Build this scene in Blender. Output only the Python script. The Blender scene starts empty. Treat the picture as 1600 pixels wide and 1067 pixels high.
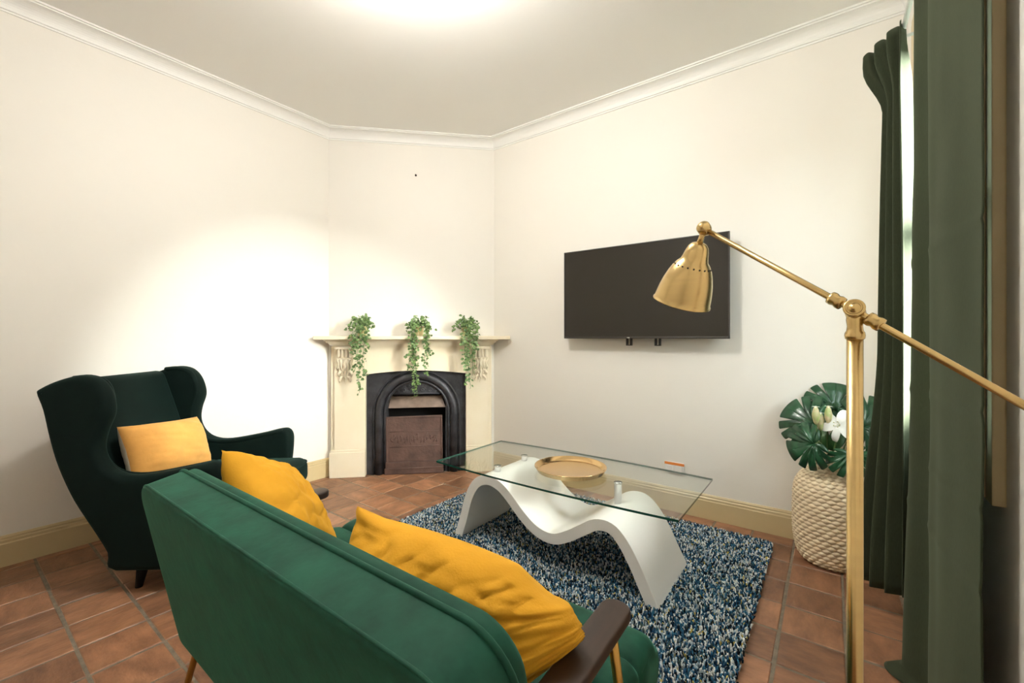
import bpy, bmesh, math, random
import numpy as np
from mathutils import Vector, Matrix, noise
random.seed(7); rng = np.random.default_rng(7)
PI = math.pi
S = bpy.context.scene
COL = S.collection

# ------------------------------------------------------------ camera
CAM_H = 1.2
YAW = math.radians(36.5)
cd = bpy.data.cameras.new('camera'); cam = bpy.data.objects.new('camera', cd); COL.objects.link(cam)
cam.location = (0, 0, CAM_H); cam.rotation_euler = (PI/2, 0, YAW)
cd.sensor_width = 36; cd.lens = 36*670/1600; cd.shift_y = -6.5/1600; cd.clip_start = .02
S.camera = cam

# ------------------------------------------------------------ sky, light, exposure
W = bpy.data.worlds.new('sky'); S.world = W; W.use_nodes = True
nt = W.node_tree; bg = nt.nodes['Background']; bg.inputs[1].default_value = 8.0       # overcast sky over dim ground
tcw = nt.nodes.new('ShaderNodeTexCoord'); sxz = nt.nodes.new('ShaderNodeSeparateXYZ'); rmp = nt.nodes.new('ShaderNodeValToRGB')
rmp.color_ramp.elements[0].position = 0; rmp.color_ramp.elements[0].color = (.05, .06, .04, 1)
rmp.color_ramp.elements[1].position = .06; rmp.color_ramp.elements[1].color = (.86, .94, 1, 1)
nt.links.new(tcw.outputs['Generated'], sxz.inputs[0]); nt.links.new(sxz.outputs[2], rmp.inputs[0]); nt.links.new(rmp.outputs[0], bg.inputs[0])
sun = bpy.data.lights.new('sun', 'SUN'); sun.energy = 48; sun.angle = math.radians(36); sun.color = (1, .98, .95)   # low hazy sun through the curtain gap
sun_o = bpy.data.objects.new('sun', sun); COL.objects.link(sun_o); sun_o.location = (4, 3, 3)
sun_o.rotation_euler = Vector((-3.72, -.42, -1.38)).to_track_quat('-Z', 'Y').to_euler()
S.view_settings.view_transform = 'Standard'; S.view_settings.look = 'None'
S.view_settings.gamma = 1; S.view_settings.use_curve_mapping = False
S.view_settings.exposure = 1.35
LAMP_STRENGTH = 60.0
LAMP_POS = (-1.36, 1.08)

# ------------------------------------------------------------ room numbers (metres)
XL, XR, YB, Y0 = -3.485, .334, 3.057, -1.35
DA, DB = (XL, 2.04), (-2.468, YB)            # the corner chimney wall runs from DA to DB
CEIL = 3.0

# ------------------------------------------------------------ materials
def mat(name, col, rough=.6, metal=0, var=0, scale=8, bump=0, bscale=60, sheen=0, sheen_col=None, spec=.5, rand=0,
        col2=None, stretch=(1, 1, 1), detail=4, coord='Object', coat=0, sheen_rough=.4):
    m = bpy.data.materials.new(name); m.use_nodes = True
    nt = m.node_tree; b = nt.nodes['Principled BSDF']
    b.inputs['Base Color'].default_value = (*col, 1); b.inputs['Roughness'].default_value = rough
    b.inputs['Metallic'].default_value = metal; b.inputs['Specular IOR Level'].default_value = spec
    b.inputs['Coat Weight'].default_value = coat
    if sheen:
        b.inputs['Sheen Weight'].default_value = sheen; b.inputs['Sheen Roughness'].default_value = sheen_rough
        b.inputs['Sheen Tint'].default_value = (*(sheen_col or col), 1)
    tc = nt.nodes.new('ShaderNodeTexCoord'); mp = nt.nodes.new('ShaderNodeMapping')
    nt.links.new(tc.outputs[coord], mp.inputs['Vector']); mp.inputs['Scale'].default_value = stretch
    if rand:
        oi = nt.nodes.new('ShaderNodeObjectInfo'); mu = nt.nodes.new('ShaderNodeMath'); mu.operation = 'MULTIPLY'
        mu.inputs[1].default_value = 50; nt.links.new(oi.outputs['Random'], mu.inputs[0])
        cx = nt.nodes.new('ShaderNodeCombineXYZ'); nt.links.new(mu.outputs[0], cx.inputs[0]); nt.links.new(mu.outputs[0], cx.inputs[1])
        nt.links.new(cx.outputs[0], mp.inputs['Location'])
    last = None
    if var or col2:
        n = nt.nodes.new('ShaderNodeTexNoise'); n.inputs['Scale'].default_value = scale; n.inputs['Detail'].default_value = detail
        n.inputs['Roughness'].default_value = .6
        nt.links.new(mp.outputs[0], n.inputs['Vector'])
        r = nt.nodes.new('ShaderNodeValToRGB')
        c2 = col2 or tuple(min(1, c*(1+var)) for c in col); c1 = col if col2 else tuple(c*(1-var) for c in col)
        r.color_ramp.elements[0].position = .32; r.color_ramp.elements[1].position = .68
        r.color_ramp.elements[0].color = (*c1, 1); r.color_ramp.elements[1].color = (*c2, 1)
        nt.links.new(n.outputs['Fac'], r.inputs[0]); last = r.outputs[0]
        if rand:
            hs = nt.nodes.new('ShaderNodeHueSaturation'); mr = nt.nodes.new('ShaderNodeMapRange')
            mr.inputs['To Min'].default_value = 1-rand; mr.inputs['To Max'].default_value = 1+rand
            nt.links.new(oi.outputs['Random'], mr.inputs[0]); nt.links.new(mr.outputs[0], hs.inputs['Value'])
            nt.links.new(last, hs.inputs['Color']); last = hs.outputs[0]
        nt.links.new(last, b.inputs['Base Color'])
    if bump:
        n2 = nt.nodes.new('ShaderNodeTexNoise'); n2.inputs['Scale'].default_value = bscale; n2.inputs['Detail'].default_value = 5
        nt.links.new(mp.outputs[0], n2.inputs['Vector'])
        bp = nt.nodes.new('ShaderNodeBump'); bp.inputs['Strength'].default_value = bump; bp.inputs['Distance'].default_value = .01
        nt.links.new(n2.outputs['Fac'], bp.inputs['Height']); nt.links.new(bp.outputs[0], b.inputs['Normal'])
    return m

M = {}
M['wall'] = mat('wall_paint', (.86, .825, .755), .55, var=.015, scale=1.5, bump=.05, bscale=90, coord='Generated')
M['ceiling'] = mat('ceiling_paint', (.91, .90, .86), .7, bump=.04, bscale=60)
M['crown'] = mat('cornice_paint', (.88, .87, .83), .5)
M['ochre'] = mat('ochre_gloss_paint', (.60, .48, .27), .35, var=.04, scale=3)
M['tile'] = mat('terracotta', (.175, .080, .040), .42, col2=(.37, .178, .092), scale=7, stretch=(1, 2.2, 1), bump=.25, bscale=35, rand=.28, detail=6)
M['grout'] = mat('grout', (.20, .165, .12), .9, var=.25, scale=30, bump=.3, bscale=200)
M['mantel'] = mat('cream_marble_paint', (.84, .76, .59), .38, col2=(.80, .69, .50), scale=2.2, detail=6)
M['iron'] = mat('cast_iron', (.040, .040, .045), .40, var=.4, scale=14, bump=.3, bscale=70, metal=.35)
M['rust'] = mat('rusty_iron', (.060, .032, .025), .55, col2=(.12, .068, .052), scale=9, bump=.3, bscale=60, metal=.2)
M['tan'] = mat('heat_tanned_iron', (.15, .10, .07), .5, var=.25, scale=12)
M['soot_black'] = mat('soot_black', (.008, .007, .006), .9)
M['velvet'] = mat('green_velvet', (.0068, .056, .033), .75, var=.32, scale=11, sheen=.42, sheen_col=(.10, .42, .28), bump=.12, bscale=25, spec=.25)
M['velvet_dark'] = mat('dark_green_velvet', (.0022, .0085, .0068), .8, var=.2, scale=8, sheen=.16, sheen_col=(.10, .36, .30), spec=.15)
M['mustard'] = mat('mustard_cotton', (.68, .335, .022), .85, var=.07, scale=6, sheen=.25, sheen_col=(.9, .6, .15), bump=.12, bscale=180, spec=.2)
M['apricot'] = mat('apricot_velvet', (.76, .385, .10), .85, var=.08, scale=9, sheen=.5, sheen_col=(1, .75, .4), bump=.1, bscale=60, spec=.2)
M['cream_cloth'] = mat('cream_linen', (.78, .70, .56), .9, var=.05, scale=20, bump=.15, bscale=120)
M['walnut'] = mat('dark_stained_wood', (.035, .017, .010), .42, var=.35, scale=5, stretch=(6, .8, 6))
M['black_wood'] = mat('black_stained_wood', (.005, .004, .004), .6, var=.2, scale=5, spec=.2)
M['gold'] = mat('gold_metal', (.62, .36, .10), .28, metal=1)
M['brass'] = mat('brushed_brass', (.63, .455, .205), .27, metal=1, var=.05, scale=3, stretch=(1, 1, 14))
M['tray'] = mat('polished_brass', (.80, .55, .27), .16, metal=1)
M['chrome'] = mat('chrome', (.8, .8, .82), .1, metal=1)
M['white_lacquer'] = mat('white_lacquer', (.88, .87, .84), .3)
M['tv_case'] = mat('black_plastic', (.012, .012, .012), .35)
M['tv_bezel'] = mat('dark_metal_bezel', (.06, .055, .05), .3, metal=.6)
M['screen'] = mat('switched_off_screen', (.022, .018, .013), .16, spec=.5)
M['rug_back'] = mat('rug_backing', (.03, .05, .07), .95)
M['wicker'] = mat('bleached_wicker', (.72, .56, .36), .6, col2=(.86, .73, .52), scale=40, detail=3, bump=.2, bscale=160)
M['pot'] = mat('cream_pot', (.78, .66, .38), .6, var=.06, scale=10)
M['soil'] = mat('potting_soil', (.03, .02, .012), .95)
M['leaf'] = mat('ivy_leaf', (.022, .07, .016), .45, col2=(.24, .36, .12), scale=48, detail=2)
M['stem'] = mat('green_stem', (.10, .17, .05), .6)
M['monstera'] = mat('monstera_leaf', (.012, .07, .026), .3, var=.35, scale=14, coat=.15)
M['lily_leaf'] = mat('lily_leaf', (.045, .13, .035), .45, var=.3, scale=14)
M['lily'] = mat('lily_petal', (.85, .86, .80), .5, var=.03)
M['bud'] = mat('lily_bud', (.42, .55, .18), .5, col2=(.80, .62, .42), scale=22)
M['plastic'] = mat('white_plastic', (.85, .84, .80), .35)
M['orange'] = mat('orange_sticker', (.85, .28, .06), .5)
M['window_paint'] = mat('white_gloss_paint', (.80, .82, .78), .35)
M['dark'] = mat('dark_hole', (.03, .02, .015), .8)

def curtain_mat():
    m = bpy.data.materials.new('dark_green_linen'); m.use_nodes = True; nt = m.node_tree; nt.nodes.clear()
    o = nt.nodes.new('ShaderNodeOutputMaterial'); d = nt.nodes.new('ShaderNodeBsdfPrincipled'); t = nt.nodes.new('ShaderNodeBsdfTranslucent')
    mx = nt.nodes.new('ShaderNodeMixShader'); mx.inputs[0].default_value = .07
    tc = nt.nodes.new('ShaderNodeTexCoord'); mp = nt.nodes.new('ShaderNodeMapping'); mp.inputs['Scale'].default_value = (1, 1, .15)
    n = nt.nodes.new('ShaderNodeTexNoise'); n.inputs['Scale'].default_value = 420; n.inputs['Detail'].default_value = 2
    r = nt.nodes.new('ShaderNodeValToRGB'); r.color_ramp.elements[0].color = (.020, .025, .012, 1); r.color_ramp.elements[1].color = (.042, .050, .027, 1)
    nt.links.new(tc.outputs['Object'], mp.inputs[0]); nt.links.new(mp.outputs[0], n.inputs['Vector']); nt.links.new(n.outputs['Fac'], r.inputs[0])
    nt.links.new(r.outputs[0], d.inputs['Base Color']); d.inputs['Roughness'].default_value = .85; d.inputs['Specular IOR Level'].default_value = .2
    d.inputs['Sheen Weight'].default_value = .3; d.inputs['Sheen Tint'].default_value = (.35, .42, .28, 1)
    t.inputs[0].default_value = (.11, .16, .07, 1)
    nt.links.new(d.outputs[0], mx.inputs[1]); nt.links.new(t.outputs[0], mx.inputs[2]); nt.links.new(mx.outputs[0], o.inputs[0])
    return m
M['curtain'] = curtain_mat()

def glass_mat(name, tint, refl=1.0):
    m = bpy.data.materials.new(name); m.use_nodes = True; nt = m.node_tree; nt.nodes.clear()
    o = nt.nodes.new('ShaderNodeOutputMaterial'); t = nt.nodes.new('ShaderNodeBsdfTransparent'); g = nt.nodes.new('ShaderNodeBsdfGlossy')
    lw = nt.nodes.new('ShaderNodeLayerWeight'); lw.inputs[0].default_value = .5          # facing term, same on both faces (Schlick)
    pw = nt.nodes.new('ShaderNodeMath'); pw.operation = 'POWER'; pw.inputs[1].default_value = 5
    fr = nt.nodes.new('ShaderNodeMath'); fr.operation = 'MULTIPLY_ADD'; fr.inputs[1].default_value = .96; fr.inputs[2].default_value = .04
    nt.links.new(lw.outputs['Facing'], pw.inputs[0]); nt.links.new(pw.outputs[0], fr.inputs[0]); mx = nt.nodes.new('ShaderNodeMixShader')
    t.inputs[0].default_value = (*tint, 1); g.inputs['Roughness'].default_value = .01
    nt.links.new(fr.outputs[0], mx.inputs[0]); nt.links.new(t.outputs[0], mx.inputs[1]); nt.links.new(g.outputs[0], mx.inputs[2])
    nt.links.new(mx.outputs[0], o.inputs[0]); return m
M['glass'] = glass_mat('clear_glass', (.965, .985, .97))
M['glass_edge'] = mat('green_glass_edge', (.012, .075, .052), .12, coat=.5)

def emit_mat(name, col, s):
    m = bpy.data.materials.new(name); m.use_nodes = True; b = m.node_tree.nodes['Principled BSDF']
    b.inputs['Base Color'].default_value = (.9, .9, .9, 1)
    b.inputs['Emission Color'].default_value = (*col, 1); b.inputs['Emission Strength'].default_value = s; return m
M['lamp_glow'] = emit_mat('lit_opal_glass', (1, .972, .92), LAMP_STRENGTH)

def rug_mat():
    m = mat('rug_yarn', (.5, .5, .5), .95, spec=.1); nt = m.node_tree; a = nt.nodes.new('ShaderNodeAttribute'); a.attribute_name = 'yarn'
    nt.links.new(a.outputs['Color'], nt.nodes['Principled BSDF'].inputs['Base Color']); return m
M['yarn'] = rug_mat()

# ------------------------------------------------------------ helpers
def obj(name, me, m=None, parent=None, loc=None, rot=None):
    o = bpy.data.objects.new(name, me); COL.objects.link(o)
    if m is not None:
        for k in (m if isinstance(m, (list, tuple)) else [m]):
            if len(me.materials) < (len(m) if isinstance(m, (list, tuple)) else 1): me.materials.append(M[k] if isinstance(k, str) else k)
    if parent: o.parent = parent
    if loc: o.location = loc
    if rot: o.rotation_euler = rot
    return o
def mesh(verts, faces, smooth=False):
    me = bpy.data.meshes.new('m'); me.from_pydata([tuple(v) for v in verts], [], faces); me.update()
    bm = bmesh.new(); bm.from_mesh(me); bmesh.ops.recalc_face_normals(bm, faces=bm.faces[:]); bm.to_mesh(me); bm.free()
    if smooth: me.polygons.foreach_set('use_smooth', [True]*len(me.polygons))
    return me
def thing(name, label, cat, loc=(0, 0, 0), rz=0, group=None):
    o = bpy.data.objects.new(name, None); COL.objects.link(o); o.location = loc; o.rotation_euler = (0, 0, rz); o.empty_display_size = .1
    return tag(o, label, cat, group)
def tag(o, label, cat, group=None):
    o['label'] = label; o['category'] = cat
    if group: o['group'] = group
    return o
def struct(o): o['kind'] = 'structure'; return o
def bm_box(bm, a, b, bev=0, seg=2):
    vs = [bm.verts.new((x, y, z)) for z in (a[2], b[2]) for y in (a[1], b[1]) for x in (a[0], b[0])]
    fs = [(0, 2, 3, 1), (4, 5, 7, 6), (0, 1, 5, 4), (2, 6, 7, 3), (0, 4, 6, 2), (1, 3, 7, 5)]
    F = [bm.faces.new([vs[i] for i in f]) for f in fs]
    if bev:
        es = list({e for f in F for e in f.edges}); bmesh.ops.bevel(bm, geom=es, offset=bev, segments=seg, affect='EDGES', profile=.6)
def bm_mesh(bm, smooth=False):
    bmesh.ops.recalc_face_normals(bm, faces=bm.faces[:])
    me = bpy.data.meshes.new('m'); bm.to_mesh(me); bm.free()
    if smooth: me.polygons.foreach_set('use_smooth', [True]*len(me.polygons))
    return me
def boxes(lst, bev=0, smooth=False, seg=2):
    bm = bmesh.new()
    for a, b in lst: bm_box(bm, a, b, bev, seg)
    return bm_mesh(bm, smooth)
def lathe(prof, n=32, cap0=True, cap1=True):
    vs, fs = [], []
    for r, z in prof:
        for k in range(n): a = 2*PI*k/n; vs.append((r*math.cos(a), r*math.sin(a), z))
    for i in range(len(prof)-1):
        for k in range(n): k2 = (k+1) % n; fs.append((i*n+k, i*n+k2, (i+1)*n+k2, (i+1)*n+k))
    if cap0: fs.append(tuple(range(n))[::-1])
    if cap1: fs.append(tuple(range((len(prof)-1)*n, len(prof)*n)))
    return vs, fs
def tube(pts, rad, n=10, cap=True):
    pts = [Vector(p) for p in pts]; rad = rad if isinstance(rad, (list, tuple)) else [rad]*len(pts)
    vs, fs = [], []; up = Vector((0, 0, 1)); prev = None
    for i, p in enumerate(pts):
        t = (pts[min(i+1, len(pts)-1)]-pts[max(i-1, 0)]).normalized()
        if prev is None:
            x = t.cross(up) if abs(t.z) < .95 else t.cross(Vector((1, 0, 0)))
        else: x = prev-t*prev.dot(t)
        x.normalize(); prev = x; y = t.cross(x)
        for k in range(n): a = 2*PI*k/n; vs.append(p+(x*math.cos(a)+y*math.sin(a))*rad[i])
    for i in range(len(pts)-1):
        for k in range(n): k2 = (k+1) % n; fs.append((i*n+k, i*n+k2, (i+1)*n+k2, (i+1)*n+k))
    if cap: fs += [tuple(range(n))[::-1], tuple(range((len(pts)-1)*n, len(pts)*n))]
    return vs, fs
def join(parts):
    V, F = [], []
    for v, f in parts:
        o = len(V); V += list(v); F += [tuple(i+o for i in q) for q in f]
    return V, F
def xf(vf, mtx):
    return [mtx @ Vector(v) for v in vf[0]], vf[1]
def spline(pts, n, closed=False):
    """Catmull-Rom through points of any dimension, n steps per span"""
    P = [np.array(p, float) for p in pts]; L = len(P); out = []
    for i in range(L if closed else L-1):
        g = (lambda k: P[k % L]) if closed else (lambda k: P[min(max(k, 0), L-1)])
        a, b, c, d = g(i-1), g(i), g(i+1), g(i+2)
        for k in range(n):
            t = k/n; out.append(.5*((2*b)+(c-a)*t+(2*a-5*b+4*c-d)*t*t+(3*b-a-3*c+d)*t**3))
    if not closed: out.append(P[-1])
    return out
def slab(outline, t, r, seg=4, grid=0):
    """closed 2-D outline (a,b) thickened by t along c with rounded rims of radius r -> verts (a,b,c)"""
    P = np.array(outline, float); n = len(P)
    area = .5*np.sum(P[:, 0]*np.roll(P[:, 1], -1)-np.roll(P[:, 0], -1)*P[:, 1])
    if area < 0: P = P[::-1]
    d = np.roll(P, -1, 0)-np.roll(P, 1, 0); d /= np.linalg.norm(d, axis=1)[:, None]+1e-9
    nin = np.stack([-d[:, 1], d[:, 0]], 1)
    rings = []
    for k in range(seg+1): a = PI/2*k/seg; rings.append((r*(1-math.sin(a)), -t/2+r*(1-math.cos(a))))
    for k in range(seg+1): a = PI/2*k/seg; rings.append((r*(1-math.cos(a)), t/2-r*(1-math.sin(a))))
    vs, fs = [], []
    for ins, c in rings:
        Q = P+nin*ins; vs += [(q[0], q[1], c) for q in Q]
    for i in range(len(rings)-1):
        for k in range(n): k2 = (k+1) % n; fs.append((i*n+k, i*n+k2, (i+1)*n+k2, (i+1)*n+k))
    def inside(x, y, margin=0):
        c = False
        for (x0, y0), (x1, y1) in zip(pin, np.roll(pin, -1, 0)):
            if (y0 > y) != (y1 > y) and x < (x1-x0)*(y-y0)/(y1-y0)+x0: c = not c
        return c and (not margin or np.min(np.hypot(pin[:, 0]-x, pin[:, 1]-y)) > margin)
    pin = P+nin*rings[0][0]
    # caps: triangulated with inner points so that bent slabs shade smoothly
    from mathutils.geometry import delaunay_2d_cdt
    for i, flip in ((0, True), (len(rings)-1, False)):
        Q = [Vector((v[0], v[1])) for v in vs[i*n:(i+1)*n]]; c = vs[i*n][2]
        lo, hi = P.min(0), P.max(0); g = grid; extra = []
        if g:
            for x in np.arange(lo[0]+g/2, hi[0], g):
                for y in np.arange(lo[1]+g/2, hi[1], g):
                    if inside(x, y, .35*g): extra.append(Vector((float(x), float(y))))
        res = delaunay_2d_cdt(Q+extra, [], [list(range(n))], 1, 1e-5, True)
        mp = []
        for k, co in enumerate(res[0]):
            src = [q for q in res[3][k] if q < n]
            if src: mp.append(i*n+src[0])
            else: mp.append(len(vs)); vs.append((co.x, co.y, c))
        for f in res[2]:
            cc = sum((res[0][q] for q in f), Vector((0, 0)))/len(f)
            if inside(cc.x, cc.y): fs.append(tuple(mp[q] for q in (f[::-1] if flip else f)))
    return vs, fs
def pillow(w, h, t, N=34, pinch=.09, wr=.006, seed=0, fn=None, p=2.4, q=.5, crease=0):
    """soft cushion: w along x, h along z, thickness along y (front +y)"""
    vs, idx = [], {}
    for side in (1, -1):
        for i in range(N+1):
            for j in range(N+1):
                u, v = -1+2*i/N, -1+2*j/N
                edge = i in (0, N) or j in (0, N)
                if side == -1 and edge: idx[(side, i, j)] = idx[(1, i, j)]; continue
                x = w/2*u*(1-pinch*(1-v*v)*abs(u)**1.5); z = h/2*v*(1-pinch*(1-u*u)*abs(v)**1.5)
                y = side*t/2*(max(0, (1-abs(u)**p)*(1-abs(v)**p)))**q
                k = noise.noise(Vector((u*3.1+seed, v*1.6, side*2.)))*1.2+noise.noise(Vector((u*1.7-seed, v*6.5+u*2, side*3.+seed)))*.8
                for q_ in range(3):
                    rg = 1-abs(noise.noise(Vector((u*(1.1+q_*.5)+v*(.9-q_*.7)+seed*1.3+q_*7, (v*1.3-u*.8)*(1.6+q_*.9), seed+side))))*2.2
                    k += crease*max(0, rg)**5*(.9-.2*q_)
                am = wr*(1-max(abs(u), abs(v))**8)
                y += side*k*am
                x += k*wr*.4*(1 if edge else 0)
                c = Vector((x, y, z))
                if fn: c = fn(c, u, v, side)
                idx[(side, i, j)] = len(vs); vs.append(c)
    fs = []
    for side in (1, -1):
        for i in range(N):
            for j in range(N):
                f = [idx[(side, i, j)], idx[(side, i+1, j)], idx[(side, i+1, j+1)], idx[(side, i, j+1)]]
                fs.append(f if side == -1 else f[::-1])
    return vs, fs
def frame(origin, ex, ez):
    """matrix with local x~ex, local z~ez"""
    ex = Vector(ex).normalized(); ez = Vector(ez); ez = (ez-ex*ez.dot(ex)).normalized(); ey = ez.cross(ex)
    m = Matrix((ex, ey, ez)).transposed().to_4x4(); m.translation = Vector(origin); return m

def frame_z(origin, ez, hint):
    ez = Vector(ez).normalized(); ex = Vector(hint); ex = (ex-ez*ex.dot(ez)).normalized()
    return frame(origin, ex, ez)

# ============================================================ THE SETTING
# floor: grout bed + single terracotta tiles
floor = struct(obj('floor', boxes([((XL-.1, Y0-.1, -.08), (XR+.1, YB+.1, -.0035))]), 'grout'))
PITCH, TX0, TY0 = .2165, -.165, .33
hb = (PITCH-.011)/2
bm = bmesh.new(); bm_box(bm, (-hb, -hb, -.022), (hb, hb, 0))
bmesh.ops.bevel(bm, geom=[e for e in bm.edges if all(abs(v.co.z) < 1e-6 for v in e.verts)], offset=.003, segments=1, affect='EDGES')
tile_me = bm_mesh(bm)
def in_view(x, y):
    a = x*math.cos(YAW)+y*math.sin(YAW); b = -x*math.sin(YAW)+y*math.cos(YAW)
    return b > 1.15 and abs(a/b) < 1.42
rest = bmesh.new(); first = True
for i in range(-17, 5):
    for j in range(-9, 15):
        x, y = TX0+(i+.5)*PITCH, TY0+(j+.5)*PITCH
        if x-PITCH/2 > XR or x+PITCH/2 < XL or y-PITCH/2 > YB or y+PITCH/2 < Y0 or (y-x) > 5.525+.16: continue
        jx, jy = random.uniform(-.0015, .0015), random.uniform(-.0015, .0015)
        if in_view(x, y):
            t = obj('tile', tile_me, 'tile' if first else None, floor, (x+jx, y+jy, random.uniform(-.0015, .0008)),
                    (random.uniform(-.003, .003), random.uniform(-.003, .003), random.choice((0, PI/2, PI, 1.5*PI))+random.uniform(-.006, .006)))
            first = False
        else: bm_box(rest, (x-hb, y-hb, -.022), (x+hb, y+hb, 0))
o = obj('tile_field', bm_mesh(rest), 'tile', floor); o['kind'] = 'stuff'

T = .1
struct(obj('ceiling', boxes([((XL-T, Y0-T, CEIL), (XR+T, YB+T, CEIL+.1))]), 'ceiling'))
struct(obj('wall_left', boxes([((XL-T, Y0-T, -.08), (XL, YB+T, CEIL))]), 'wall'))
struct(obj('wall_back', boxes([((XL-T, YB, -.08), (XR+T, YB+T, CEIL))]), 'wall'))
struct(obj('wall_front', boxes([((XL-T, Y0-T, -.08), (XR+T, Y0, CEIL))]), 'wall'))
WY0, WY1, WZ0, WZ1 = 1.74, 2.50, .86, 2.42     # window opening in the right wall
struct(obj('wall_right', boxes([((XR, Y0-T, -.08), (XR+T, WY0, CEIL)), ((XR, WY1, -.08), (XR+T, YB+T, CEIL)),
      ((XR, WY0, -.08), (XR+T, WY1, WZ0)), ((XR, WY0, WZ1), (XR+T, WY1, CEIL))]), 'wall'))
# corner chimney wall, local x along the wall, local -y towards the room, fireplace opening left free
DL = math.dist(DA, DB); DM = ((DA[0]+DB[0])/2, (DA[1]+DB[1])/2)
hl = DL/2
wc = struct(obj('wall_corner', boxes([((-hl-.04, 0, -.08), (-.30, .05, CEIL)), ((.36, 0, -.08), (hl+.04, .05, CEIL)), ((-.30, 0, .74), (.36, .05, CEIL))]),
     'wall', None, (*DM, 0), (0, 0, PI/4)))
# cornice and baseboards: one mitred run per wall
POLY = [(XL, Y0), DA, DB, (XR, YB), (XR, Y0)]
def inset(p):
    n = len(POLY); out = []
    for i in range(n):
        a, b, c = Vector(POLY[i-1]), Vector(POLY[i]), Vector(POLY[(i+1) % n])
        d1, d2 = (b-a).normalized(), (c-b).normalized()
        n1, n2 = Vector((d1.y, -d1.x)), Vector((d2.y, -d2.x))
        k = (n1+n2)/(1+n1.dot(n2)); out.append(b+k*p)
    return out
def run(i, prof):
    vs, fs = [], []; j = (i+1) % len(POLY); n = len(prof)
    for p, z in prof: q = inset(p); vs.append((*q[i], z))
    for p, z in prof: q = inset(p); vs.append((*q[j], z))
    for k in range(n): k2 = (k+1) % n; fs.append((k, k2, n+k2, n+k))
    fs += [tuple(range(n)), tuple(range(n, 2*n))[::-1]]
    return mesh(vs, fs)
cz = CEIL-.09
crown = [(0, cz), (.007, cz), (.007, cz+.010), (.014, cz+.012)]+[(.014+.062*(1-math.cos(a)), cz+.012+.062*math.sin(a)) for a in [PI/2*k/8 for k in range(1, 9)]]+[(.078, cz+.080), (.090, cz+.080), (.090, CEIL), (0, CEIL)]
for i in range(5): struct(obj('trim_%d' % (i+1), run(i, crown), 'crown'))
base = [(0, 0), (.018, 0), (.018, .118), (.015, .124), (.015, .136), (.010, .142), (.010, .150), (.004, .160), (0, .160)]
for nme, i in (('left', 0), ('back', 2), ('right', 3), ('front', 4)): struct(obj('baseboard_'+nme, run(i, base), 'ochre'))
# nail left in the chimney wall
tag(obj('wall_nail', mesh(*xf(lathe([(.009, 0), (.009, .004), (.005, .006), (.005, .02)], 10), Matrix.Rotation(PI/2, 4, 'X')), True), 'dark', None,
    (DM[0]+.02*.7071, DM[1]+.02*.7071, 2.643), (0, 0, PI/4)), 'small dark nail left in the bare wall above the mantelpiece', 'nail')

# window in the right wall, behind the curtains
win = thing('window_1', 'white sash window', 'window', (XR, (WY0+WY1)/2, WZ0)); del win['label']; del win['category']; win['kind'] = 'structure'
hw = (WY1-WY0)/2; hh = WZ1-WZ0
obj('window_frame', boxes([((.02, -hw, 0), (.09, -hw+.05, hh)), ((.02, hw-.05, 0), (.09, hw, hh)), ((.02, -hw, hh-.06), (.09, hw, hh)), ((.02, -hw, 0), (.09, hw, .08)), ((.03, -hw, hh/2-.03), (.08, hw, hh/2+.03))], .004), 'window_paint', win)
for z0, z1 in ((.08, hh/2-.03), (hh/2+.03, hh-.06)):
    obj('pane', boxes([((.054, -hw+.05, z0), (.058, hw-.05, z1))]), 'glass', win)
for s in (-1, 1):
    y0, y1 = sorted((s*hw, s*(hw+.245)))
    obj('architrave', boxes([((-.024, y0, -.06), (0, y1, hh+.245)), ((-.028, y0+.05, -.055), (-.02, y1-.05, hh+.24))], .003), 'ochre', win)
obj('head_architrave', boxes([((-.022, -hw, hh), (0, hw, hh+.245))], .003), 'window_paint', win)
obj('window_sill', boxes([((-.05, -hw-.02, -.035), (.03, hw+.02, 0))], .006), 'window_paint', win)

# ============================================================ FIREPLACE
fp = thing('fireplace', 'cream marble fireplace with arched black cast iron insert across the room corner', 'fireplace', (*DM, 0), PI/4)
def sx(s): return s-hl
OX0, OX1, OC = sx(.318), sx(1.181), sx(.75)
for nme, a, b, fl in (('jamb', sx(.030), OX0, 0), ('jamb', OX1, sx(1.412), 1)):
    st = (a+.030, b) if fl == 0 else (a, b-.030)
    j = obj('jamb', boxes([((a, -.045, .20), (b, 0, 1.12)), ((st[0], -.062, .23), (st[1], -.04, 1.12))], .004), 'mantel', fp)
    obj('plinth', boxes([((a-.008 if fl == 0 else a, -.074, 0), (b if fl == 0 else b+.008, 0, .215)), ((a, -.068, .21), (b, 0, .235))], .004), 'mantel', j)
# frieze with a shallow arched lower edge
n = 20; vs = []
for k in range(n+1):
    x = OX0-.01+(OX1-OX0+.02)*k/n; zb = .878+.03*(1-((x-OC)/(OX1-OC))**2)
    for y in (-.052, 0):
        vs += [(x, y, zb), (x, y, 1.13)]
fs = []
for k in range(n):
    o = k*4; fs += [(o, o+4, o+5, o+1), (o+2, o+3, o+7, o+6), (o, o+2, o+6, o+4), (o+1, o+5, o+7, o+3)]
fs += [(0, 1, 3, 2), (n*4, n*4+2, n*4+3, n*4+1)]
obj('frieze', mesh(vs, fs), 'mantel', fp)
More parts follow.
